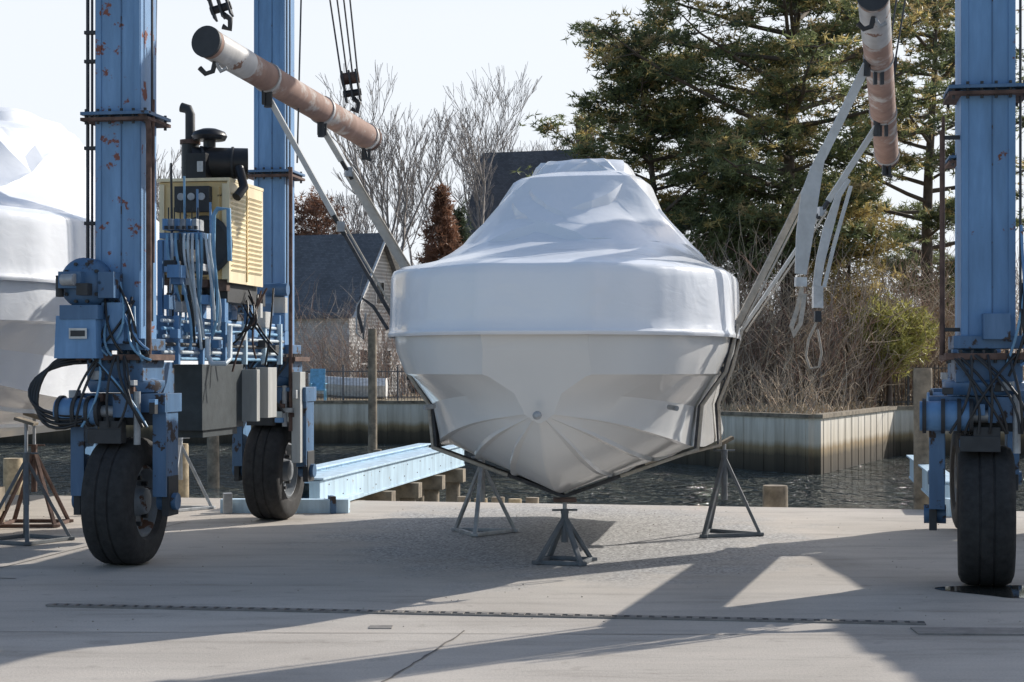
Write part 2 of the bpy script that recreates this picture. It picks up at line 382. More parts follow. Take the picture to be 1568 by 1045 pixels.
# ------------------------------------------------------------ boat hoist
H=empty('boat_hoist')
LY=-math.radians(9.4); RL=Matrix.Rotation(LY,3,'Z')
def loc(c,x,y,z): return Vector((c[0],c[1],0))+RL@Vector((x,y,z))
LF=(-3.34,14.7); LR=(-2.66,19.0); RF=(3.71,13.3); RR=(4.82,17.7)
def wheel(m,c,r=.55,w=.42,yaw=LY):
    ax=Matrix.Rotation(yaw,3,'Z')@Vector((1,0,0)); h=w/2
    m.lathe(c,ax,[(-h*.8,r*.56),(-h,r*.62),(-h,r*.86),(-h*.9,r*.95),(-h*.7,r*.99),(-h*.3,r),(-h*.28,r*.98),(-h*.22,r*.98),(-h*.2,r),(h*.2,r),(h*.22,r*.98),(h*.28,r*.98),(h*.3,r),(h*.7,r*.99),(h*.9,r*.95),(h,r*.86),(h,r*.62),(h*.8,r*.56)],rubber,56)
    for sg in (-1,1):
        m.lathe(c,ax*sg,[(h*.8,r*.57),(h*.86,r*.52),(h*.4,r*.48),(h*.35,r*.25),(h*.9,r*.2),(h*.95,r*.1),(h*.95,0)],hubm,32)
        a=ax.cross(Vector((0,0,1))).normalized()
        for k in range(8):
            t=k*math.pi/4; p=Vector(c)+ax*sg*h*.42+r*.36*(math.cos(t)*a+math.sin(t)*Vector((0,0,1)))
            m.tube(p,p+ax*sg*.05,.022,dark,n=6)
def leg(c,colw,cold,s=1,rm=blue,wyaw=LY):
    m=MB()
    m.box(loc(c,0,0,4.25),(colw,cold,4.7),rm,LY)
    for sx_ in (-1,1): m.box(loc(c,sx_*(colw/2-.03),-cold/2-.006,4.25),(.05,.012,4.68),rm,LY)
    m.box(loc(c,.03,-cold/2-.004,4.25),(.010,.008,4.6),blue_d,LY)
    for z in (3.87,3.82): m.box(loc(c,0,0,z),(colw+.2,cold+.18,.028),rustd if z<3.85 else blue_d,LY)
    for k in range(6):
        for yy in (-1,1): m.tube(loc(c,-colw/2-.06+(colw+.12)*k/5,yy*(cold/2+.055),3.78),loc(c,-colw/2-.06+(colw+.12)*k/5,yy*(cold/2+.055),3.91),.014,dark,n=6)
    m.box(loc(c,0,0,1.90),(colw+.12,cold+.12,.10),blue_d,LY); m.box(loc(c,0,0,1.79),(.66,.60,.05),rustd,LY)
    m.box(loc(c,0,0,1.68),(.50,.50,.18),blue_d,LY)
    for k in range(8): m.tube(loc(c,-.3+.6*k/7,-.27,1.74),loc(c,-.3+.6*k/7,-.27,1.84),.014,dark,n=6)
    m.lathe(loc(c,0,0,1.55),(0,0,1),[(-.06,0),(-.06,.30),(0,.33),(.04,.33),(.06,.25),(.10,.25)],blue_d,32)
    R2=Matrix.Rotation(wyaw,3,'Z')
    def l2(x,y,z): return Vector((c[0],c[1],0))+R2@Vector((x,y,z))
    m.box(l2(0,0,1.40),(.86,.40,.16),blue_d,wyaw)
    m.box(l2(0,0,1.27),(.70,.34,.12),dark,wyaw)
    for sg in (-1,1):
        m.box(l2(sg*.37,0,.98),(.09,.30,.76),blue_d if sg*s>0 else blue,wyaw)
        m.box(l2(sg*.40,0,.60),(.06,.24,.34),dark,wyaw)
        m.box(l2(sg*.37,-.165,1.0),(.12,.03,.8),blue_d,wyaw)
        m.tube(l2(sg*.30,0,.55),l2(sg*.47,0,.55),.075,blue_d)
    m.tube(l2(-.50,-.27,1.33),l2(-.12,-.27,1.33),.115,blue,n=20)
    for x in (-.48,-.34,-.22,-.13): m.tube(l2(x,-.27,1.33),l2(x+.03,-.27,1.33),.135,dark,n=20)
    m.tube(l2(-.12,-.27,1.33),l2(.02,-.27,1.33),.05,galv)
    m.box(l2(.1,-.24,1.38),(.18,.16,.2),blue_d,wyaw)
    m.box(l2(.0,-.3,1.2),(.2,.1,.1),dark,wyaw); m.box(l2(-.05,-.3,1.12),(.3,.12,.12),dark,wyaw)
    m.tube(l2(.22,-.3,1.5),l2(.22,-.3,1.05),.03,galv)
    for k in range(8):
        m.box(l2(rnd(-.4,.4),-.3+rnd(-.04,.04),rnd(1.1,1.65)),(rnd(.04,.1),.08,rnd(.04,.1)),random.choice([dark,blue_d,galv,rustd,blue]),wyaw)
    wheel(m,(c[0],c[1],.55),yaw=wyaw)
    def bz(a,q1,q2,b_,n=16): return [a*(1-t)**3+3*q1*t*(1-t)**2+3*q2*t*t*(1-t)+b_*t**3 for t in [i/n for i in range(n+1)]]
    for k in range(4):
        a=l2(-.25*s+.05*k,-.22,1.80-.02*k); b_=l2(-.3*s+.06*k,-.36,1.22+.03*k)
        m.path(bz(a,l2(-(.75+.06*k)*s,-.25,1.95-.04*k),l2(-(.85+.04*k)*s,-.4,1.0+.06*k),b_),.016,black,8)
    for k in range(9):
        a=l2(rnd(-.28,.28),-.3,1.8); b_=l2(rnd(-.35,.35),-.36,1.2); q=(a+b_)/2+Vector((rnd(-.2,.2),-.12,0))
        m.path([a*(1-t)**2+2*q*t*(1-t)+b_*t*t for t in [i/8 for i in range(9)]],.012,random.choice([black,dark,black,dark,hoseb]),6)
    return m
m=leg(LF,.41,.36,rm=blue_r); c=LF
for x,r in ((-.33,.016),(-.29,.012),(-.25,.012),(.255,.012)): m.tube(loc(c,x,-.05,2.1),loc(c,x,-.05,6.4),r,cable,n=6)
for z in (2.35,2.95,3.6,4.35,4.6): m.box(loc(c,-.29,-.05,z),(.13,.05,.03),dark,LY)
m.tube(loc(c,.30,-.24,1.75),loc(c,.30,-.24,3.72),.024,rustd,n=8)
m.tube(loc(c,.285,-.10,2.6),loc(c,.285,-.10,4.0),.014,rustd,n=6)
m.path([loc(c,.30,-.24,3.72),loc(c,.29,-.24,3.8),loc(c,.22,-.24,3.86)],.024,rustd,8)
wc=loc(c,-.24,-.32,2.42); fy=RL@Vector((0,-1,0))
m.lathe(wc,fy,[(-.16,0),(-.16,.19),(-.12,.215),(.02,.215),(.05,.18),(.08,.12),(.10,.06),(.10,0)],blue_d,36)
for k in range(10):
    t=k*math.pi/5; q=wc+RL@Vector((.165*math.cos(t),-.03,.165*math.sin(t))); m.tube(q,q+fy*.05,.016,dark,n=6)
m.box(loc(c,-.30,-.45,2.44),(.2,.1,.14),blue_d,LY); m.tube(loc(c,-.36,-.5,2.44),loc(c,-.24,-.52,2.44),.05,galv)
m.tube(loc(c,-.42,-.42,2.48),loc(c,-.42,-.42,2.3),.035,dark); m.box(loc(c,-.18,-.47,2.36),(.1,.1,.1),dark,LY)
m.box(loc(c,-.02,-.3,2.4),(.14,.2,.22),blue_d,LY)
m.box(loc(c,-.24,-.30,2.17),(.34,.3,.12),blue_d,LY)
m.box(loc(c,-.27,-.28,1.96),(.38,.34,.36),blue,LY,taper=.93); m.box(loc(c,-.24,-.462,1.99),(.16,.006,.09),label,LY)
m.box(loc(c,-.24,-.466,1.99),(.13,.004,.05),dark,LY)
m.box(loc(c,-.0,-.22,2.08),(.2,.16,.35),blue,LY)
for k in range(12):
    a=loc(c,rnd(-.15,.2),-.25,rnd(1.95,2.5)); b_=loc(c,rnd(-.25,.35),-.3,rnd(1.65,1.95)); q=(a+b_)/2+Vector((rnd(-.15,.15),-.1,-.12))
    m.path([a*(1-t)**2+2*q*t*(1-t)+b_*t*t for t in [i/8 for i in range(9)]],.012,random.choice([hoseb,dark,black,blue]),6)
m.obj('left_front_leg',H,bevel=.006)
m=leg(LR,.36,.36,rm=blue,wyaw=LY-.02); c=LR
m.tube(loc(c,.28,-.3,1.0),loc(c,.28,-.3,3.9),.022,rustd,n=8)
for x in (.2,.235): m.tube(loc(c,x,-.18,2.1),loc(c,x,-.18,6.4),.01,cable,n=6)
m.box(loc(c,.34,-.2,1.15),(.10,.2,1.0),greybox,LY); m.box(loc(c,.10,-.26,2.35),(.25,.2,.5),blue,LY); m.tube(loc(c,.0,-.4,2.55),loc(c,.28,-.4,2.55),.07,blue_d)
m.obj('left_rear_leg',H,bevel=.006)
m=leg(RF,.41,.36,s=-1,rm=blue,wyaw=-math.radians(14)); c=RF
m.tube(loc(c,-.34,-.1,1.8),loc(c,-.34,-.1,3.55),.02,rustd,n=8)
m.tube(loc(c,-.31,.15,1.8),loc(c,-.31,.15,3.7),.014,rustd,n=8)
for z in (2.0,3.5): m.box(loc(c,-.27,-.08,z),(.16,.05,.03),dark,LY)
for x in (.25,.29,.33,.36): m.tube(loc(c,x,-.1,1.9),loc(c,x,-.1,6.4),.012,random.choice([cable,hoseb]),n=6)
m.box(loc(c,.05,-.25,2.02),(.2,.14,.2),blue_d,LY)
for k in range(14):
    a=loc(c,rnd(.22,.4),-.25,rnd(2.1,2.9)); b_=loc(c,rnd(.1,.45),-.3,rnd(1.6,1.9)); q=(a+b_)/2+Vector((rnd(-.1,.12),-.1,-.1))
    m.path([a*(1-t)**2+2*q*t*(1-t)+b_*t*t for t in [i/8 for i in range(9)]],.012,random.choice([hoseb,black,black,blue]),6)
m.obj('right_front_leg',H,bevel=.006)
m=leg(RR,.36,.36,s=-1,rm=blue); m.obj('right_rear_leg',H,bevel=.006)
m=MB()
def beam(a,b_,w,h,mat):
    a=Vector(a);b_=Vector(b_);d=b_-a; m.box((a+b_)/2,(w,d.length,h),mat,math.atan2(d.y,d.x)-math.pi/2)
beam((LF[0],LF[1]+.25,1.97),(LR[0],LR[1]-.25,1.97),.30,.40,blue)
beam((RF[0],RF[1]+.25,1.97),(RR[0],RR[1]-.25,1.97),.30,.36,blue)
beam((LF[0],LF[1],6.75),(LR[0],LR[1],6.75),.4,.5,blue); beam((RF[0],RF[1],6.75),(RR[0],RR[1],6.75),.4,.5,blue)
beam((LR[0]-.2,LR[1],7.25),(RR[0]+.2,RR[1],7.25),.4,.5,blue)
m.obj('frame_beams',H,bevel=.01)
m=MB()
def B(p,size,mat,yaw=LY,**k): m.box(p,size,mat,yaw,**k)
mid=lambda t,x,z: Vector((LF[0]+(LR[0]-LF[0])*t,LF[1]+(LR[1]-LF[1])*t,0))+RL@Vector((x,0,z))
for k,(x,z) in enumerate([(.19,2.12),(.20,2.05),(.21,1.98),(.21,1.91),(.20,1.84),(.19,1.78)]):
    m.tube(mid(.08,x,z),mid(.92,x,z),.017,[hosew,hoseb,hosew,dark,hosew,hoseb][k],n=8)
for t in (.15,.3,.45,.6,.75,.88): B(mid(t,.22,1.95),(.05,.05,.44),blue_l if t>.5 else blue)
for k in range(9):
    t=.12+k*.085; B(mid(t,.26,rnd(1.85,2.1)),(.08,.12,.08),random.choice([galv,hosew,dark,blue]))
for k in range(6):
    p=pt(258+k*9,345,15.4+.03*k); B(p,(.045,.2,.10),galv if k%2 else blue); m.tube(p+Vector((0,0,.05)),p+Vector((0,0,.16)),.007,dark,n=6); B(p+Vector((0,-.1,-.03)),(.03,.03,.03),dark)
B(pt(283,362,15.5),(.40,.24,.05),blue)
for k in range(12):
    u=256+k*6.5; a=pt(u,358,15.35); b_=pt(u+rnd(-8,25),rnd(470,540),15.3+rnd(0,.4)); q1=a+Vector((rnd(-.02,.05),-.08,-.35)); q2=b_+Vector((rnd(-.1,.12),-.12,.3))
    m.path([a*(1-t)**3+3*q1*t*(1-t)**2+3*q2*t*t*(1-t)+b_*t**3 for t in [i/14 for i in range(15)]],.013,random.choice([hoseb,blue,hoseb,hosew,dark]),8)
for k in range(4):
    u=262+k*20; m.tube(pt(u,250+20*k,15.6),pt(u+3,520,15.6),.012,random.choice([blue,hoseb,dark]),n=6)
m.path([pt(325,470,15.4),pt(327,330,15.4),pt(333,320,15.4),pt(350,320,15.4),pt(352,400,15.4)],.022,hoseb,8)
m.path([pt(318,520,15.4),pt(318,545,15.35),pt(325,557,15.3),pt(345,557,15.3),pt(352,550,15.4),pt(352,500,15.5)],.024,hosew,8)
for k in range(10):
    a=pt(rnd(360,420),rnd(440,470),16.6); b_=pt(rnd(355,430),rnd(500,590),16.4); q=(a+b_)/2+Vector((rnd(-.2,.2),-.15,-.1))
    m.path([a*(1-t)**2+2*q*t*(1-t)+b_*t*t for t in [i/9 for i in range(10)]],.011,random.choice([black,rustd,hosew,black]),6)
B(mid(.42,.05,1.42),(.42,1.2,.62),tank); B(mid(.42,.05,1.08),(.36,1.0,.08),tank)
B(mid(.56,.34,1.42),(.16,.10,.52),greybox); B(mid(.70,.30,1.44),(.16,.3,.52),greybox); B(mid(.63,.28,1.45),(.05,.05,.5),dark)
B(mid(.1,.05,1.6),(.3,.4,.3),blue_d)
for k in range(20):
    t=rnd(.08,.5); B(mid(t,rnd(.1,.3),rnd(2.2,2.75)),(rnd(.05,.12),rnd(.05,.2),rnd(.05,.16)),random.choice([blue,blue_d,galv,dark,blue]))
for k in range(10):
    t=rnd(.55,.95); B(mid(t,rnd(.1,.25),rnd(2.15,2.4)),(rnd(.05,.15),rnd(.05,.2),rnd(.05,.2)),random.choice([blue,blue_d,dark,greybox]))
B(mid(.3,-.05,2.5),(.06,.06,.9),blue); B(mid(.16,.05,2.45),(.05,.05,.8),blue)
m.obj('hydraulic_equipment',H,bevel=.004)
m=MB(); E=(-2.92,16.5)
def le(x,y,z): return loc(E,x,y,z)
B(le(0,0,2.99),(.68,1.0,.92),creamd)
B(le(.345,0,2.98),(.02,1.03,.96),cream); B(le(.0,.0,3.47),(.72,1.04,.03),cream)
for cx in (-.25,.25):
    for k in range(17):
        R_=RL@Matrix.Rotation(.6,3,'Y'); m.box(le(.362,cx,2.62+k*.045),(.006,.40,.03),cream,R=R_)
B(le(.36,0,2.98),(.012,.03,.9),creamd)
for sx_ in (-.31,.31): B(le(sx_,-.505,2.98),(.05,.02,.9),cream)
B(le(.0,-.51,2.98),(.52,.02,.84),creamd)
m.lathe(le(.12,-.515,2.85),fy,[(0,.0),(0.02,.28),(.04,.28),(.05,.24),(.02,.2),(.02,0)],dark,30)
B(le(.02,-.56,3.28),(.34,.10,.24),dark)
for k in range(3): m.tube(le(-.08+.1*k,-.60,3.3),le(-.08+.1*k,-.63,3.3),.035,galv,n=14)
B(le(-.26,-.56,2.75),(.10,.12,.3),blue)
B(le(0,.05,2.42),(.6,.9,.20),dark)
for k in range(8): B(le(rnd(-.3,.3),-.45,rnd(2.35,2.6)),(.1,.1,.1),random.choice([creamd,dark,rustd]))
for yy in (-.4,.4):
    for xx in (-.25,.25): B(le(xx,yy,2.24),(.08,.1,.22),blue)
m.tube(le(-.10,-.28,3.66),le(.40,-.1,3.66),.15,black,n=28)
m.tube(le(.26,-.16,3.66),le(.28,-.155,3.66),.16,dark,n=28); m.tube(le(-.02,-.27,3.66),le(0,-.26,3.66),.16,dark,n=28)
B(le(.0,-.35,3.60),(.20,.2,.26),black); B(le(.05,-.462,3.6),(.06,.004,.10),label)
m.tube(le(.05,-.2,3.75),le(.05,-.2,3.9),.06,black); m.lathe(le(.05,-.2,3.93),(0,0,1),[(-.05,0),(-.05,.15),(-.01,.17),(.03,.15),(.06,.07),(.06,0)],black,28)
m.tube(le(-.18,-.1,3.45),le(-.18,-.1,3.86),.085,black,n=20)
m.path([le(-.18,-.1,3.8),le(-.18,-.1,4.15),le(-.2,-.1,4.2),le(-.27,-.1,4.22)],.048,dark,16)
m.tube(le(-.18,-.1,3.86),le(-.18,-.1,3.9),.10,rustd,n=16)
m.path([le(.38,-.3,3.6),le(.46,-.4,3.4),le(.42,-.5,3.3)],.045,black,10)
m.obj('engine',H,bevel=.006)
def pipe(name,a,b_,r):
    m=MB(); m.tube(a,b_,r,rust,n=32); d=(b_-a).normalized(); L=(b_-a).length
    m.tube(a-d*.012,a+d*.02,r*1.06,dark,n=32); m.tube(b_-d*.02,b_+d*.012,r*1.05,rustd,n=32)
    for f in (.32,.66,.97):
        m.tube(a+d*L*f,a+d*(L*f+.035),r*1.09,band,n=32)
        for s_ in (-1,1):
            q=a+d*(L*f+.018)+Vector((0,0,-r*1.1)); m.box(q+Vector((s_*.03,0,-.04)),(.03,.05,.12),dark)
    m.tube(a+d*.08,a+d*(L*.20),r*1.012,band,n=32)
    q=a+d*.15+Vector((.0,0,-r)); m.path([q,q+Vector((-.02,0,-.08)),q+Vector((-.08,0,-.1)),q+Vector((-.13,0,-.05))],.022,dark,8); m.path([q,q+Vector((.05,0,-.08)),q+Vector((.1,0,-.05))],.018,galv,8)
    q=b_-d*.1+Vector((0,0,-r)); m.path([q+Vector((-.02,0,.02)),q+Vector((0,0,-.1)),q+Vector((.06,0,-.12))],.02,dark,8)
    m.obj(name,H); return a,b_
LA,LB=pipe('left_spreader_pipe',pt(316,64,14.0),pt(566,212,17.2),.125)
RA,RB=pipe('right_spreader_pipe',pt(1337,-8,13.6),pt(1358,240,18.2),.125)
m=MB()
def block(p,top,n=4,tilt=0):
    p=Vector(p)
    R=Matrix.Rotation(tilt,3,'Y')
    for x in (-.07,0,.07): m.box(p+R@Vector((x,0,.12)),(.018,.16,.30),dark,R=R)
    m.tube(p+R@Vector((-.09,0,.2)),p+R@Vector((.09,0,.2)),.06,rustd); m.tube(p+R@Vector((-.09,0,.05)),p+R@Vector((.09,0,.05)),.035,dark)
    m.path([p+R@Vector((0,0,0)),p+R@Vector((.05,0,-.06)),p+R@Vector((.02,0,-.14)),p+R@Vector((-.03,0,-.1))],.025,dark,8)
    for k in range(n):
        o=Vector((-.08+.16*k/(n-1),rnd(-.04,.04),0)); m.tube(p+R@(o+Vector((0,0,.2))),Vector(top)+o*1.6,.009,cable,n=6,caps=False)
q=LA.lerp(LB,.07); block(q+Vector((.02,0,.30)),pt(300,-190,14.6),4,-.3)
q=LA.lerp(LB,.90); block(q+Vector((-.03,0,.32)),pt(496,-200,16.8),4,-.15)
q=RA.lerp(RB,.15); block(q+Vector((0,0,.25)),pt(1345,-260,14.5),3,.1)
q=RA.lerp(RB,.62); block(q+Vector((.02,0,.20)),pt(1400,-200,16.2),3,.1)
m.tube(pt(462,-40,15.6),pt(455,250,15.6),.008,cable,n=6)
m.tube(pt(240,-40,15.0),pt(232,520,15.0),.008,cable,n=6)
m.obj('hoist_blocks_and_cables',H)
m=MB()
def sling(y,pl,pr,specL,specR,w):
    h=onhull(y); side=T1.to_3x3()@Vector((0,1,0)); pts=[]; c0=h[len(h)//2]
    for i,p in enumerate(h):
        lat=(p-c0); o=Vector((lat.x,lat.y,0)); o=o.normalized()*.035 if o.length>.01 else Vector()
        pts.append(p+o+Vector((0,0,-.035 if 3<=i<=7 else 0)))
    m.ribbon(pts,w,strapd,side,th=.03)
    for i,j in ((0,4),(6,10)):
        m.path([p+(p-c0).normalized()*.03-side*(w*.5) for p in pts[i:j+1]],.018,strapt,6)
    m.box(pts[1],(.04,.14,.12),dark,YAW); m.box(pts[-2],(.04,.14,.12),dark,YAW)
    for a,b_,(m1,w1,f,m2,w2,wd) in ((pts[0],pl,specL),(pts[-1],pr,specR)):
        d=(b_-a); n=20
        seg=[a+d*(i/n)+Vector((0,0,-.02*math.sin(math.pi*i/n))) for i in range(n+1)]; k=int(n*f)
        m.ribbon(seg[:k+1],w1,m1,wd,th=.02); m.ribbon(seg[k+1:],w2,m2,wd,th=.02)
        m.path([seg[k]-d.normalized()*.08,seg[k],seg[k]+d.normalized()*.08,seg[k+1]],.024,dark,8); m.box(seg[k],(.07,.06,.09),galv,.3)
        m.path([p+Vector((.05,-.04,.0)) for p in seg[:k+1]],.010,strapt,6)
        m.path([b_+Vector((0,0,.05)),b_+Vector((0,0,-.10))],.035,dark,8)
pl1=LA.lerp(LB,.33)+Vector((0,0,-.16)); pl2=LA.lerp(LB,.66)+Vector((0,0,-.16))
pr1=RA.lerp(RB,.30)+Vector((-.1,0,-.1)); pr2=RA.lerp(RB,.66)+Vector((-.06,0,-.14))
wdl=(.9,-.3,.2); wdr=(.9,.3,-.2)
sling(2.0,pl1,pr1,(strapd,.03,.45,strapw,.05,wdl),(strapt,.06,.60,strapw,.08,wdr),.15)
sling(4.3,pl2,pr2,(strapw,.10,.80,strapw,.06,wdl),(strapw,.035,.60,strapw,.06,wdr),.15)
sd=(1,0,.0)
m.ribbon([pt(1262,225,14.8),pt(1250,262,14.8),pt(1240,300,14.75),pt(1232,360,14.75),pt(1226,420,14.75)],[.05,.12,.17,.16,.11],strapw,(1,.3,0))
m.box(pt(1226,432,14.75),(.10,.05,.08),label,.2)
m.ribbon([pt(1228,440,14.75),pt(1222,470,14.75),pt(1212,500,14.7),pt(1214,515,14.7),pt(1226,495,14.7),pt(1232,450,14.75)],.04,strapt,sd)
m.ribbon([pt(1300,275,15.6),pt(1284,300,15.6),pt(1268,350,15.6),pt(1256,400,15.5),pt(1250,440,15.5)],[.04,.06,.10,.09,.08],strapw,(1,.4,0))
m.ribbon([pt(1303,285,15.62),pt(1290,330,15.62),pt(1276,380,15.6),pt(1262,440,15.5)],.035,strapw,sd)
m.box(pt(1252,455,15.5),(.09,.06,.20),label,.1); m.box(pt(1252,485,15.5),(.06,.05,.10),dark,.1)
m.path([pt(1252,490,15.5),pt(1238,520,15.5),pt(1234,545,15.5),pt(1240,565,15.5),pt(1254,562,15.5),pt(1258,540,15.5),pt(1252,505,15.5)],.012,strapt,8)
m.ribbon([pt(594,505,15.2),pt(572,470,15.2),pt(552,455,15.2),pt(548,480,15.2),pt(556,510,15.2)],.03,strapd,sd)
m.path([pt(556,452,15.2),pt(546,470,15.2),pt(546,510,15.2),pt(556,520,15.2),pt(560,480,15.2)],.008,galv,8)
m.obj('lifting_slings',H)

# ------------------------------------------------------------ pier girders, piles
def girder(m,a,b_,h,fw):
    a=Vector(a);b_=Vector(b_);d=(b_-a);L=d.length;ang=math.atan2(d.y,d.x); c=(a+b_)/2
    m.box(c+Vector((0,0,h-.0125)),(L,fw,.025),blue_l,ang); m.box(c+Vector((0,0,.02)),(L,fw*.7,.03),blue_l,ang); m.box(c+Vector((0,0,h/2)),(L,fw*.6,h-.07),blue_l,ang)
    dn=d/L; n=Vector((dn.y,-dn.x,0)); k=.2
    while k<L:
        for z in (.12,h-.10): q=a+dn*(k+(.2 if z>.2 else 0))+n*fw*.30+Vector((0,0,z)); m.tube(q,q+n*.008,.009,rustd,n=6)
        k+=.85
P0=Vector((-2.35,20.2,0)); dv=Vector((.163,.987,0))
m=MB(); girder(m,P0,P0+dv*9.0,.38,.22); girder(m,P0+Vector((-.62,.2,0)),P0+Vector((-.62,.2,0))+dv*9,.38,.22)
m.box(P0+dv*4.6+Vector((-.31,.1,.30)),(.5,8.4,.03),blue_l,LY)
m.box(P0+Vector((-.37,.0,.05))+dv*1.0,(1.0,1.8,.06),blue_l,LY)
m.box(P0+Vector((-.3,-.35,.08)),(1.5,.16,.16),blue_l,-.03); m.box(P0+Vector((-.95,-.5,.12)),(.1,.1,.24),galv,.3); m.box(P0+Vector((.25,-.4,.1)),(.06,.2,.2),blue_d,.3)
for k in range(5):
    q=P0+dv*(1.6+k*1.7)+Vector((-.31,0,0))
    m.box(q+Vector((0,0,-.12)),(1.0,.24,.22),wood,LY)
    for s_ in (-.3,.3): m.tube(q+Vector((s_,0,-2.2)),q+Vector((s_,0,-.2)),.12,wood,n=10)
m.obj('pier_runway',bevel=.004)
Q0=Vector((5.15,19.9,0)); m=MB(); girder(m,Q0,Q0+dv*6,.36,.26)
for k in range(4):
    q=Q0+dv*(1+k*1.5); m.tube(q+Vector((.1,0,-2.2)),q+Vector((.1,0,0)),.12,wood,n=10)
m.box(Q0+Vector((0,-.45,.1)),(.4,.2,.2),blue_l,.2)
m.obj('pier_runway',bevel=.004)
def pile(name,u,vt,vb,d,r,mat=wood):
    m=MB(); a=pt(u,vb,d); a.z=-2.2 if d>21 else 0; t=pt(u,vt,d)
    m.path([a,a.lerp(t,.5)+Vector((.01,0,0)),t],r,mat,14,r*.93); m.tube(t-Vector((0,0,.02)),t+Vector((0,0,.02)),r*.9,mat,n=14); m.obj(name)
pile('mooring_pile',1413,566,700,23.5,.14); pile('mooring_pile',570,505,700,40,.11); pile('mooring_pile',578,690,0,34,.09)
pile('mooring_pile',276,682,760,22.8,.12,woodl); pile('mooring_pile',1187,746,780,21.3,.17); pile('mooring_pile',20,704,0,26,.16,woodl)
pile('mooring_pile',326,650,0,42,.16)
m=MB()
for k in range(5): m.tube((-.62+k*.22,21.9-.04*k,-2),(-.62+k*.22,21.9-.04*k,.03-.02*(k%2)),.085,woodl if k%2 else wood,n=12)
m.obj('timber_pile_row')

# ------------------------------------------------------------ vegetation
def barkmat(n,c): return M(n,c,.9,var=.4,scale=3,bmp=0)
bark=barkmat('pine_bark',(.14,.11,.09)); barkg=barkmat('grey_bark',(.33,.30,.28))
twigm=barkmat('twig_brown',(.38,.30,.24)); twigt=barkmat('twig_tan',(.52,.42,.31)); twigr=barkmat('twig_red',(.32,.20,.155))
def leafm(n,c,tr=.42):
    m,nt,b=newmat(n); f=nz(nt,1.0,3)
    col=ramp(nt,f,[(.3,tuple(x*.65 for x in c)),(.7,tuple(x*1.35 for x in c))])
    nt.links.new(col,b.inputs['Base Color']); b.inputs['Roughness'].default_value=.5
    t=nt.nodes.new('ShaderNodeBsdfTranslucent'); nt.links.new(col,t.inputs['Color'])
    mx=nt.nodes.new('ShaderNodeMixShader'); mx.inputs[0].default_value=tr
    nt.links.new(b.outputs[0],mx.inputs[1]); nt.links.new(t.outputs[0],mx.inputs[2]); nt.links.new(mx.outputs[0],nt.nodes['Material Output'].inputs['Surface']); return m
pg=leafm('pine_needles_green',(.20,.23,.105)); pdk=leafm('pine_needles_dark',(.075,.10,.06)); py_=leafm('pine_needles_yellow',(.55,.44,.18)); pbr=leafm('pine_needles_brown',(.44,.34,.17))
redl=leafm('cedar_brown',(.26,.14,.09)); yg=leafm('shrub_yellow_green',(.42,.40,.13))
def tuft(m,p,n,L,w,mat,flat=.6):
    vs=[];fs=[]
    for i in range(n):
        d=Vector((random.gauss(0,1),random.gauss(0,1),random.gauss(.25,flat))).normalized()
        s_=d.cross(Vector((random.gauss(0,1),random.gauss(0,1),random.gauss(0,1)))).normalized()*w/2
        o=len(vs); q=p+d*L*.1; vs+=[q-s_,q+s_,q+d*L*rnd(.7,1.1)]
        fs.append((o,o+1,o+2))
    m.add(vs,fs,mat)
def seg(m,a,b_,r0,r1,mat,n=4): m.path([a,b_],r0,mat,n,r1,False,True)
def pine(name,x,y,h,rad,zlo,seed,density=1.0,sparse=0,lean=0):
    random.seed(seed); m=MB(); base=Vector((x,y,.3)); tr=[]
    for i in range(9): tr.append(base+Vector((math.sin(i*.8+seed)*.12*i/3+lean*i/8,math.cos(i*.7)*.1,h*i/8)))
    m.path(tr,h*.018,bark,10,.04)
    nb=int(56*density)
    for k in range(nb):
        f=zlo+(1-zlo)*((k+rnd(0,1))/nb); i=min(7,int(f*8)); o=tr[i].lerp(tr[i+1],f*8-i)
        az=k*2.399+rnd(-.5,.5); prof=math.sin(math.pi*min(1,(1-f)*.9+.12))**.7*(.75+.25*(1-f)); L=rad*prof*rnd(.5,1.18)
        dirv=Vector((math.cos(az),math.sin(az),rnd(-.05,.35)+.3*f)); pts=[]
        for s_ in range(7):
            t=s_/6; pts.append(o+dirv*L*t+Vector((0,0,.10*L*t*t-.10*L*t))+Vector((rnd(-.1,.1),rnd(-.1,.1),rnd(-.08,.08)))*t)
        m.path(pts,.05+L*.009,bark,5,.02,False)
        yb=random.random()
        for s_ in range(2,7):
            t=s_/6
            for q in range(3 if s_<6 else 4):
                if random.random()<.14+sparse: continue
                side=Vector((-math.sin(az),math.cos(az),0))*rnd(-1,1)*L*.26*(1.25-t*.7)
                cpos=pts[s_]+side+Vector((math.cos(az),math.sin(az),0))*rnd(-.3,.4)+Vector((0,0,rnd(-.05,.3)))
                seg(m,pts[s_],cpos,.025,.012,bark,3)
                top=f>.45 or t>.7
                rr=random.random()*.6+yb*.4
                mat=py_ if rr<(.42 if top else .24) else (pbr if rr<.52 and top else (pg if rr<.85 else pdk))  # sunlit look put into the colour: tops and tips get more yellow
                sz=rnd(.40,.80)*(rad/6)**.3
                for j in range(int(rnd(10,16)*density)):
                    dx,dy,dz=random.gauss(0,sz*.55),random.gauss(0,sz*.55),random.gauss(0,sz*.22)
                    mt=mat if random.random()<.8 else pg
                    if dz<-.06: mt=pdk if random.random()<.35 else pg  # shade painted in: clump undersides take green and dark needles
                    tuft(m,cpos+Vector((dx,dy,dz)),9,rnd(.20,.33),.06,mt)
    m.obj(name)
pine('pine_tree',9.9,60.5,18.5,7.6,.25,3,1.25)
pine('pine_tree',5.2,63.5,13.0,5.0,.14,5,.95,0)
pine('pine_tree',17.2,70,18.5,6.2,.12,9,1.0)
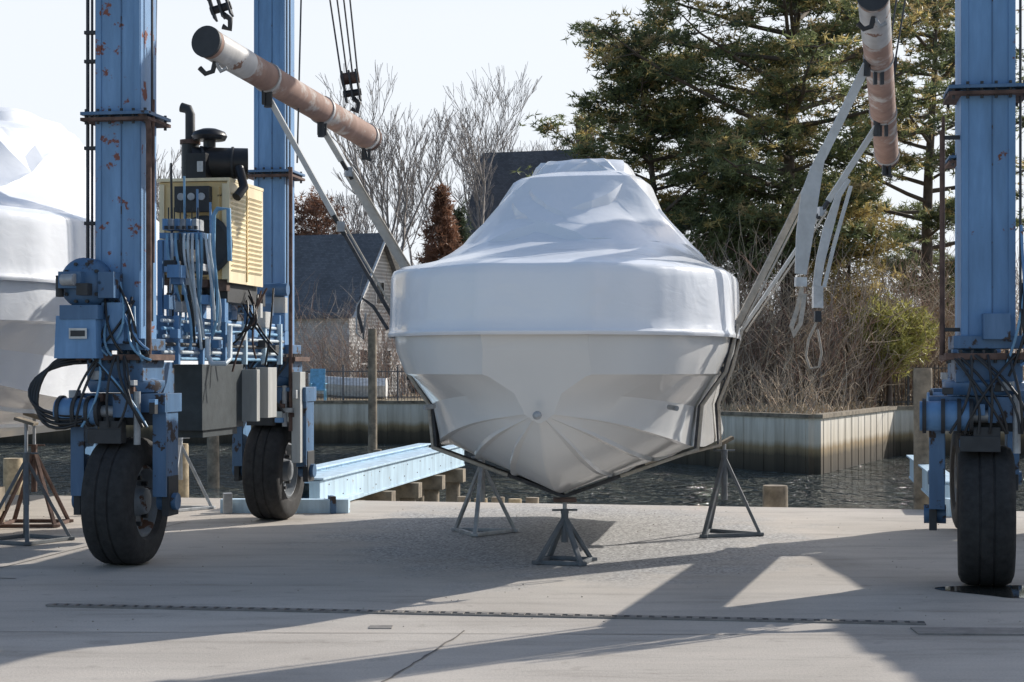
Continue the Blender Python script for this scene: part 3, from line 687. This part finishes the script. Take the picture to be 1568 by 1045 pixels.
def baretree(m,base,h,r,mat,depth=6,spread=.5,seed=0,mr=.012):
    rg=random.Random(seed)
    def rec(p,d,L,r,dep):
        a=p; n=3
        for i in range(n):
            d=(d+Vector((rg.gauss(0,.08),rg.gauss(0,.08),rg.gauss(.05,.04)))).normalized(); b_=a+d*L/n
            seg(m,a,b_,max(mr,r*(1-.25*i/n)),max(mr,r*(1-.25*(i+1)/n)),mat,4 if r>.03 else 3)
            if dep<depth-1 and dep>0 and rg.random()<.7:
                s_=Vector((rg.gauss(0,1),rg.gauss(0,1),rg.uniform(.3,1))).normalized(); rec(b_,(d*.7+s_*.6).normalized(),L*.5,r*.4,dep-2 if dep>2 else 0)
            a=b_
        if dep<=0: return
        for i in range(3 if rg.random()<.5 else 2):
            s_=Vector((rg.gauss(0,1),rg.gauss(0,1),rg.uniform(.1,.7))).normalized()
            rec(a,(d+s_*spread*rg.uniform(.6,1.3)).normalized(),L*rg.uniform(.62,.85),r*.62,dep-1)
    rec(Vector(base),Vector((rg.gauss(0,.05),0,1)),h*.25,r,depth)
for i,(u,d,vt,rr) in enumerate([(600,85,60,.17),(735,90,70,.15),(640,100,90,.13),(270,85,150,.15),(690,96,150,.12),(800,110,130,.12),(545,98,230,.10),(770,100,100,.12),(520,90,300,.10)]):
    m=MB(); b0=pt(u,560,d); b0.z=.3; top=EYE-(vt-560)/F*d; baretree(m,b0,top,rr,barkg,6,.42,20+i,.009+d*.00003); m.obj('bare_tree')
def brush(name,n,xr,yr,hr,mats,seed,zb=None,lean=.35,r=.014,hfun=None,br=4):
    random.seed(seed); m=MB()
    for k in range(n):
        x=rnd(*xr); y=rnd(*yr)
        if zb and not zb(x,y): continue
        h=rnd(*hr)*(hfun(x,y) if hfun else 1); p=Vector((x,y,.28)); d=Vector((random.gauss(0,lean),random.gauss(0,lean),1)).normalized(); mt=random.choice(mats); pts=[p]
        for i in range(4):
            d=(d+Vector((random.gauss(0,.16),random.gauss(0,.16),-.03))).normalized(); p=p+d*h/4; pts.append(p)
        m.path(pts,r*1.3,mt,3,r*.5,False)
        for q in range(br):
            a=pts[random.randint(1,4)]; dd=(d+Vector((random.gauss(0,.6),random.gauss(0,.6),random.gauss(.1,.4)))).normalized(); b_=a+dd*h*rnd(.15,.35)
            c_=b_+(dd+Vector((random.gauss(0,.5),random.gauss(0,.5),.1))).normalized()*h*.15
            m.path([a,b_,c_],r*.7,mt,3,r*.4,False)
    m.obj(name)
def onland(x,y):
    if x<8.39: return y>56+(x-3)*(-8.8/5.39)+1.2
    if x<12.7: return y>47.2+(x-8.39)*(9.8/4.31)+1.2
    return y>58.5+(x-12.7)*.9
brush('bare_brush',2900,(5,24),(55,67),(2.0,5.2),[twigm,twigt,twigt,twigr,twigm],31,onland,br=5,r=.016)
brush('bare_brush',1500,(3.5,24),(49,60),(.5,1.8),[twigt,twigt,twigm],33,onland,br=3,r=.013)
brush('bare_brush',1300,(-7.5,6),(88,92),(1.5,6.0),[twigm,twigr,barkg,twigm],37,br=5,r=.018,hfun=lambda x,y:.6+.4*math.sin(x*1.3))
brush('bare_brush',420,(-11,-2),(72,79),(1.2,4.4),[twigm,twigr,barkg],44,br=5,r=.012)
brush('bare_brush',500,(-32,-14),(88,110),(3,7),[twigm,barkg,twigr],38,br=5,r=.02)
brush('bare_brush',1100,(-30,40),(112,122),(4,7.5),[twigm,barkg,twigm],39,br=5,r=.025)
brush('dry_grass',6000,(3.2,16),(47.5,58.5),(.10,.32),[twigt,woodl,twigt],41,onland,br=0,r=.02)
def cone_shrub(name,u,d,vt,vb,rad,mat,seed,n=260,rnd_=False):
    random.seed(seed); m=MB(); b0=pt(u,560,d); b0.z=.3; zt=EYE-(vt-560)/F*d; z0=EYE-(vb-560)/F*d
    m.path([b0,Vector((b0.x,b0.y,zt*.92))],.12,bark,6,.03)
    for k in range(n):
        t=random.random()**1.2; rr=rad*((1-t) if not rnd_ else math.sqrt(max(0,1-(2*t-1)**2)))*rnd(.35,1.08); a=rnd(0,6.28); p=Vector((b0.x+rr*math.cos(a),b0.y+rr*math.sin(a),z0+(zt-z0)*t))
        seg(m,Vector((b0.x,b0.y,p.z-.3)),p,.02,.01,bark,3)
        for j in range(4): tuft(m,p+Vector((random.gauss(0,.15),random.gauss(0,.15),random.gauss(0,.2))),8,.34,.06,mat,1.0)
    m.obj(name)
cone_shrub('cedar_tree',676,84,292,420,1.4,redl,51); cone_shrub('cedar_tree',484,92,305,420,2.0,redl,52,300,True)
cone_shrub('evergreen_shrub',1362,58.5,470,560,1.5,yg,53,160,True); cone_shrub('evergreen_shrub',1300,60,300,470,1.6,py_,56,120,True)
cone_shrub('cedar_tree',702,86,330,440,1.2,pdk,54); cone_shrub('evergreen_shrub',1150,60,300,420,2.0,pg,55,200,True)

# ------------------------------------------------------------ fences
def fence(name,a,b_,h,mat,sp=.13,post=2.2):
    m=MB(); a=Vector(a);b_=Vector(b_);d=b_-a;L=d.length;dn=d/L;ang=math.atan2(d.y,d.x)
    for z in (.15,h-.12): m.box((a+b_)/2+Vector((0,0,z)),(L,.04,.04),mat,ang)
    k=0
    while k<L: m.box(a+dn*k+Vector((0,0,h/2)),(.022,.022,h),mat,ang); k+=sp
    k=0
    while k<=L: m.box(a+dn*k+Vector((0,0,h/2+.04)),(.07,.07,h+.1),mat,ang); m.box(a+dn*k+Vector((0,0,h+.12)),(.1,.1,.04),mat,ang); k+=post
    m.obj(name)
fence('picket_fence',(5.0,58.5,.3),(15.5,59.2,.3),1.45,M('fence_dark',(.09,.09,.09),.7))
fence('picket_fence',(-9,68.5,.3),(-2.5,68.3,.3),1.3,M('fence_grey',(.14,.14,.15),.8))
fence('picket_fence',(-22,72,.3),(-9,71.5,.3),1.2,M('fence_white',(.6,.6,.6),.7),.2)

# ------------------------------------------------------------ houses
def shingle(n,c,sc_=3):
    m,nt,b=newmat(n); br=nt.nodes.new('ShaderNodeTexBrick')
    tc=nt.nodes.new('ShaderNodeTexCoord')
    mp=nt.nodes.new('ShaderNodeMapping'); mp.inputs['Rotation'].default_value=(math.radians(90),0,0); nt.links.new(tc.outputs['Object'],mp.inputs['Vector']); nt.links.new(mp.outputs[0],br.inputs['Vector'])
    br.inputs['Scale'].default_value=sc_; br.inputs['Color1'].default_value=(*c,1); br.inputs['Color2'].default_value=(*[x*.7 for x in c],1); br.inputs['Mortar'].default_value=(*[x*.55 for x in c],1)
    nt.links.new(mix(nt,.6,br.outputs['Color'],ramp(nt,nz(nt,.8,6),[(.3,(.6,.6,.6)),(.7,(1.2,1.2,1.2))]),'MULTIPLY'),b.inputs['Base Color']); b.inputs['Roughness'].default_value=.95; return m
roofg=shingle('roof_shingles_grey',(.17,.18,.20)); roofb=shingle('roof_shingles_brown',(.14,.14,.15)); wallw=shingle('white_clapboard',(.72,.72,.72)); wallg=shingle('grey_shingle_wall',(.26,.24,.22))
glass=M('window_glass',(.03,.035,.04),.08,bmp=0); trim=M('white_trim',(.7,.7,.7),.6); brick=shingle('chimney_brick',(.20,.13,.11),5)
def house(name,c,yaw,L,Wd,ez,rz,wall,roof,chim=None,tr=True):
    e=empty(name); e.location=c; e.rotation_euler=(0,0,yaw)
    m=MB(); m.box((0,0,ez/2),(L,Wd,ez),wall)
    for s_ in (-1,1):
        x=s_*L/2; m.add([(x,-Wd/2,ez),(x,Wd/2,ez),(x,0,rz)],[(0,1,2) if s_>0 else (2,1,0)],wall)
    m.obj('walls',e)
    m=MB(); ov=.35
    for s_ in (-1,1):
        sl=(rz-ez)/(Wd/2); y0=s_*(Wd/2+ov); z0=ez-sl*ov; a=[(-L/2-ov,y0,z0),(L/2+ov,y0,z0),(L/2+ov,0,rz),(-L/2-ov,0,rz)]
        vs=a+[(x,y,z+.18) for x,y,z in a]; m.add(vs,[(0,1,2,3),(7,6,5,4),(0,4,5,1),(1,5,6,2),(2,6,7,3),(3,7,4,0)],roof)
    m.obj('roof',e)
    m=MB()
    for s_ in (-1,1):
        for x in (-1,1):
            a=Vector((x*(L/2+ov+.02),s_*(Wd/2+ov),ez-(rz-ez)/(Wd/2)*ov)); b_=Vector((x*(L/2+ov+.02),0,rz))
            dd=b_-a; m.box((a+b_)/2+Vector((0,0,.02)),(.06,.22,dd.length),trim if tr else roof,R=dd.to_track_quat('Z','X').to_matrix())
    for fl in range(max(1,int(ez/2.7))):
        z=1.5+fl*2.7
        for k in range(int(L/2.2)):
            x=-L/2+1.2+k*2.2
            m.box((x,-Wd/2-.03,z),(1.1,.05,1.5),trim); m.box((x,-Wd/2-.06,z),(.88,.03,1.28),glass); m.box((x,-Wd/2-.08,z),(.9,.02,.06),trim)
        for k in range(int(Wd/2.4)):
            y=-Wd/2+1.4+k*2.4
            m.box((L/2+.03,y,z),(.05,1.0,1.5),trim); m.box((L/2+.06,y,z),(.03,.78,1.28),glass); m.box((L/2+.08,y,z),(.02,.8,.06),trim)
    m.box((L/2+.03,0,ez+.9),(.05,.9,1.2),trim); m.box((L/2+.06,0,ez+.9),(.03,.7,1.0),glass)
    m.obj('windows',e)
    if chim:
        m=MB()
        for (x,y,z) in chim: m.box((x,y,z-1.2),(.9,.7,2.4),brick); m.box((x,y,z+.06),(1.05,.85,.12),brick)
        m.obj('chimney',e)
house('shingled_cottage',(-10.3,83,.3),math.radians(-22),8.5,6.2,4.0,7.6,wallw,roofg)
house('large_house',(1.3,97,.3),math.radians(-18),5.6,9,6.6,13.5,wallg,roofb,[(2.9,.3,15.0)],tr=False)
house('shingled_cottage',(-26,100,.3),math.radians(15),10,7,3.4,6.8,wallg,roofg)
m=MB(); q=pt(487,600,67.5); q.z=.3
chb=M('chair_blue',(.18,.42,.62),.6)
m.box(q+Vector((0,0,.45)),(.6,.55,.05),chb); m.box(q+Vector((-.05,.28,.85)),(.6,.05,.9),chb,R=Matrix.Rotation(-.25,3,'X'))
for x in (-.28,.28):
    m.box(q+Vector((x,-.2,.35)),(.06,.06,.7),chb); m.box(q+Vector((x,0,.7)),(.1,.7,.04),chb); m.box(q+Vector((x,.25,.22)),(.06,.06,.45),chb)
m.obj('garden_chair')
m=MB(); q=pt(532,597,69.5); q.z=.35; vs=[];fs=[]
for i in range(9):
    t=i/8; w=.75*math.sin(math.pi*min(.98,max(.06,t)*.62))**.6
    for (a,z) in ((-1,.55),(-.7,.1),(0,0),(.7,.1),(1,.55),(.5,.85),(-.5,.85)): vs.append(q+Vector((-1.6+3.2*t,a*w,z+.2*(1-t)**3)))
for i in range(8):
    for k in range(7): fs.append((i*7+k,i*7+(k+1)%7,(i+1)*7+(k+1)%7,(i+1)*7+k))
fs+= [tuple(range(7)),tuple(range(56,63))]
m.add(vs,fs,trim); m.obj('dinghy')

# ------------------------------------------------------------ light, sky, camera
el=math.radians(29); az=math.atan2(.78,.63)
sd_=Vector((math.sin(az)*math.cos(el),math.cos(az)*math.cos(el),math.sin(el)))
L=bpy.data.lights.new('sun','SUN'); L.energy=5.0; L.angle=math.radians(.5); L.color=(1,.95,.87)
lo=bpy.data.objects.new('sun',L); lo.rotation_euler=sd_.to_track_quat('Z','Y').to_euler(); lo.location=(0,0,30); sc.collection.objects.link(lo)
w=bpy.data.worlds.new('World'); sc.world=w; w.use_nodes=True; nt=w.node_tree
sky=nt.nodes.new('ShaderNodeTexSky'); sky.sky_type='NISHITA'; sky.sun_disc=False; sky.sun_elevation=el; sky.sun_rotation=az
sky.air_density=1.0; sky.dust_density=1.5; sky.ozone_density=1.5
# bright low winter haze towards the sun, fading with height
tc=nt.nodes.new('ShaderNodeTexCoord'); dp=nt.nodes.new('ShaderNodeVectorMath'); dp.operation='DOT_PRODUCT'; dp.inputs[1].default_value=sd_
nt.links.new(tc.outputs['Generated'],dp.inputs[0])
fac=ramp(nt,dp.outputs['Value'],[(.18,0.02),(.40,.95)])
sx=nt.nodes.new('ShaderNodeSeparateXYZ'); nt.links.new(tc.outputs['Generated'],sx.inputs[0])
hf=ramp(nt,sx.outputs['Z'],[(.20,1.),(.50,.12)])
fm=nt.nodes.new('ShaderNodeMath'); fm.operation='MULTIPLY'; nt.links.new(fac,fm.inputs[0]); nt.links.new(hf,fm.inputs[1])
hz=mix(nt,fm.outputs[0],sky.outputs[0],(6.2,6.5,6.9))
bg=nt.nodes['Background']; bg.inputs['Strength'].default_value=.15; nt.links.new(hz,bg.inputs['Color'])
cam=bpy.data.cameras.new('camera'); co=bpy.data.objects.new('camera',cam); sc.collection.objects.link(co)
cam.sensor_width=36; cam.lens=F/1568*36; cam.shift_y=37.5/1568; cam.clip_end=4000; co.location=(0,0,EYE); co.rotation_euler=(math.radians(90),0,0)
sc.camera=co
sc.view_settings.view_transform='Standard'; sc.view_settings.look='None'; sc.view_settings.exposure=0
print('verts',sum(len(o.data.vertices) for o in sc.objects if o.type=='MESH'))
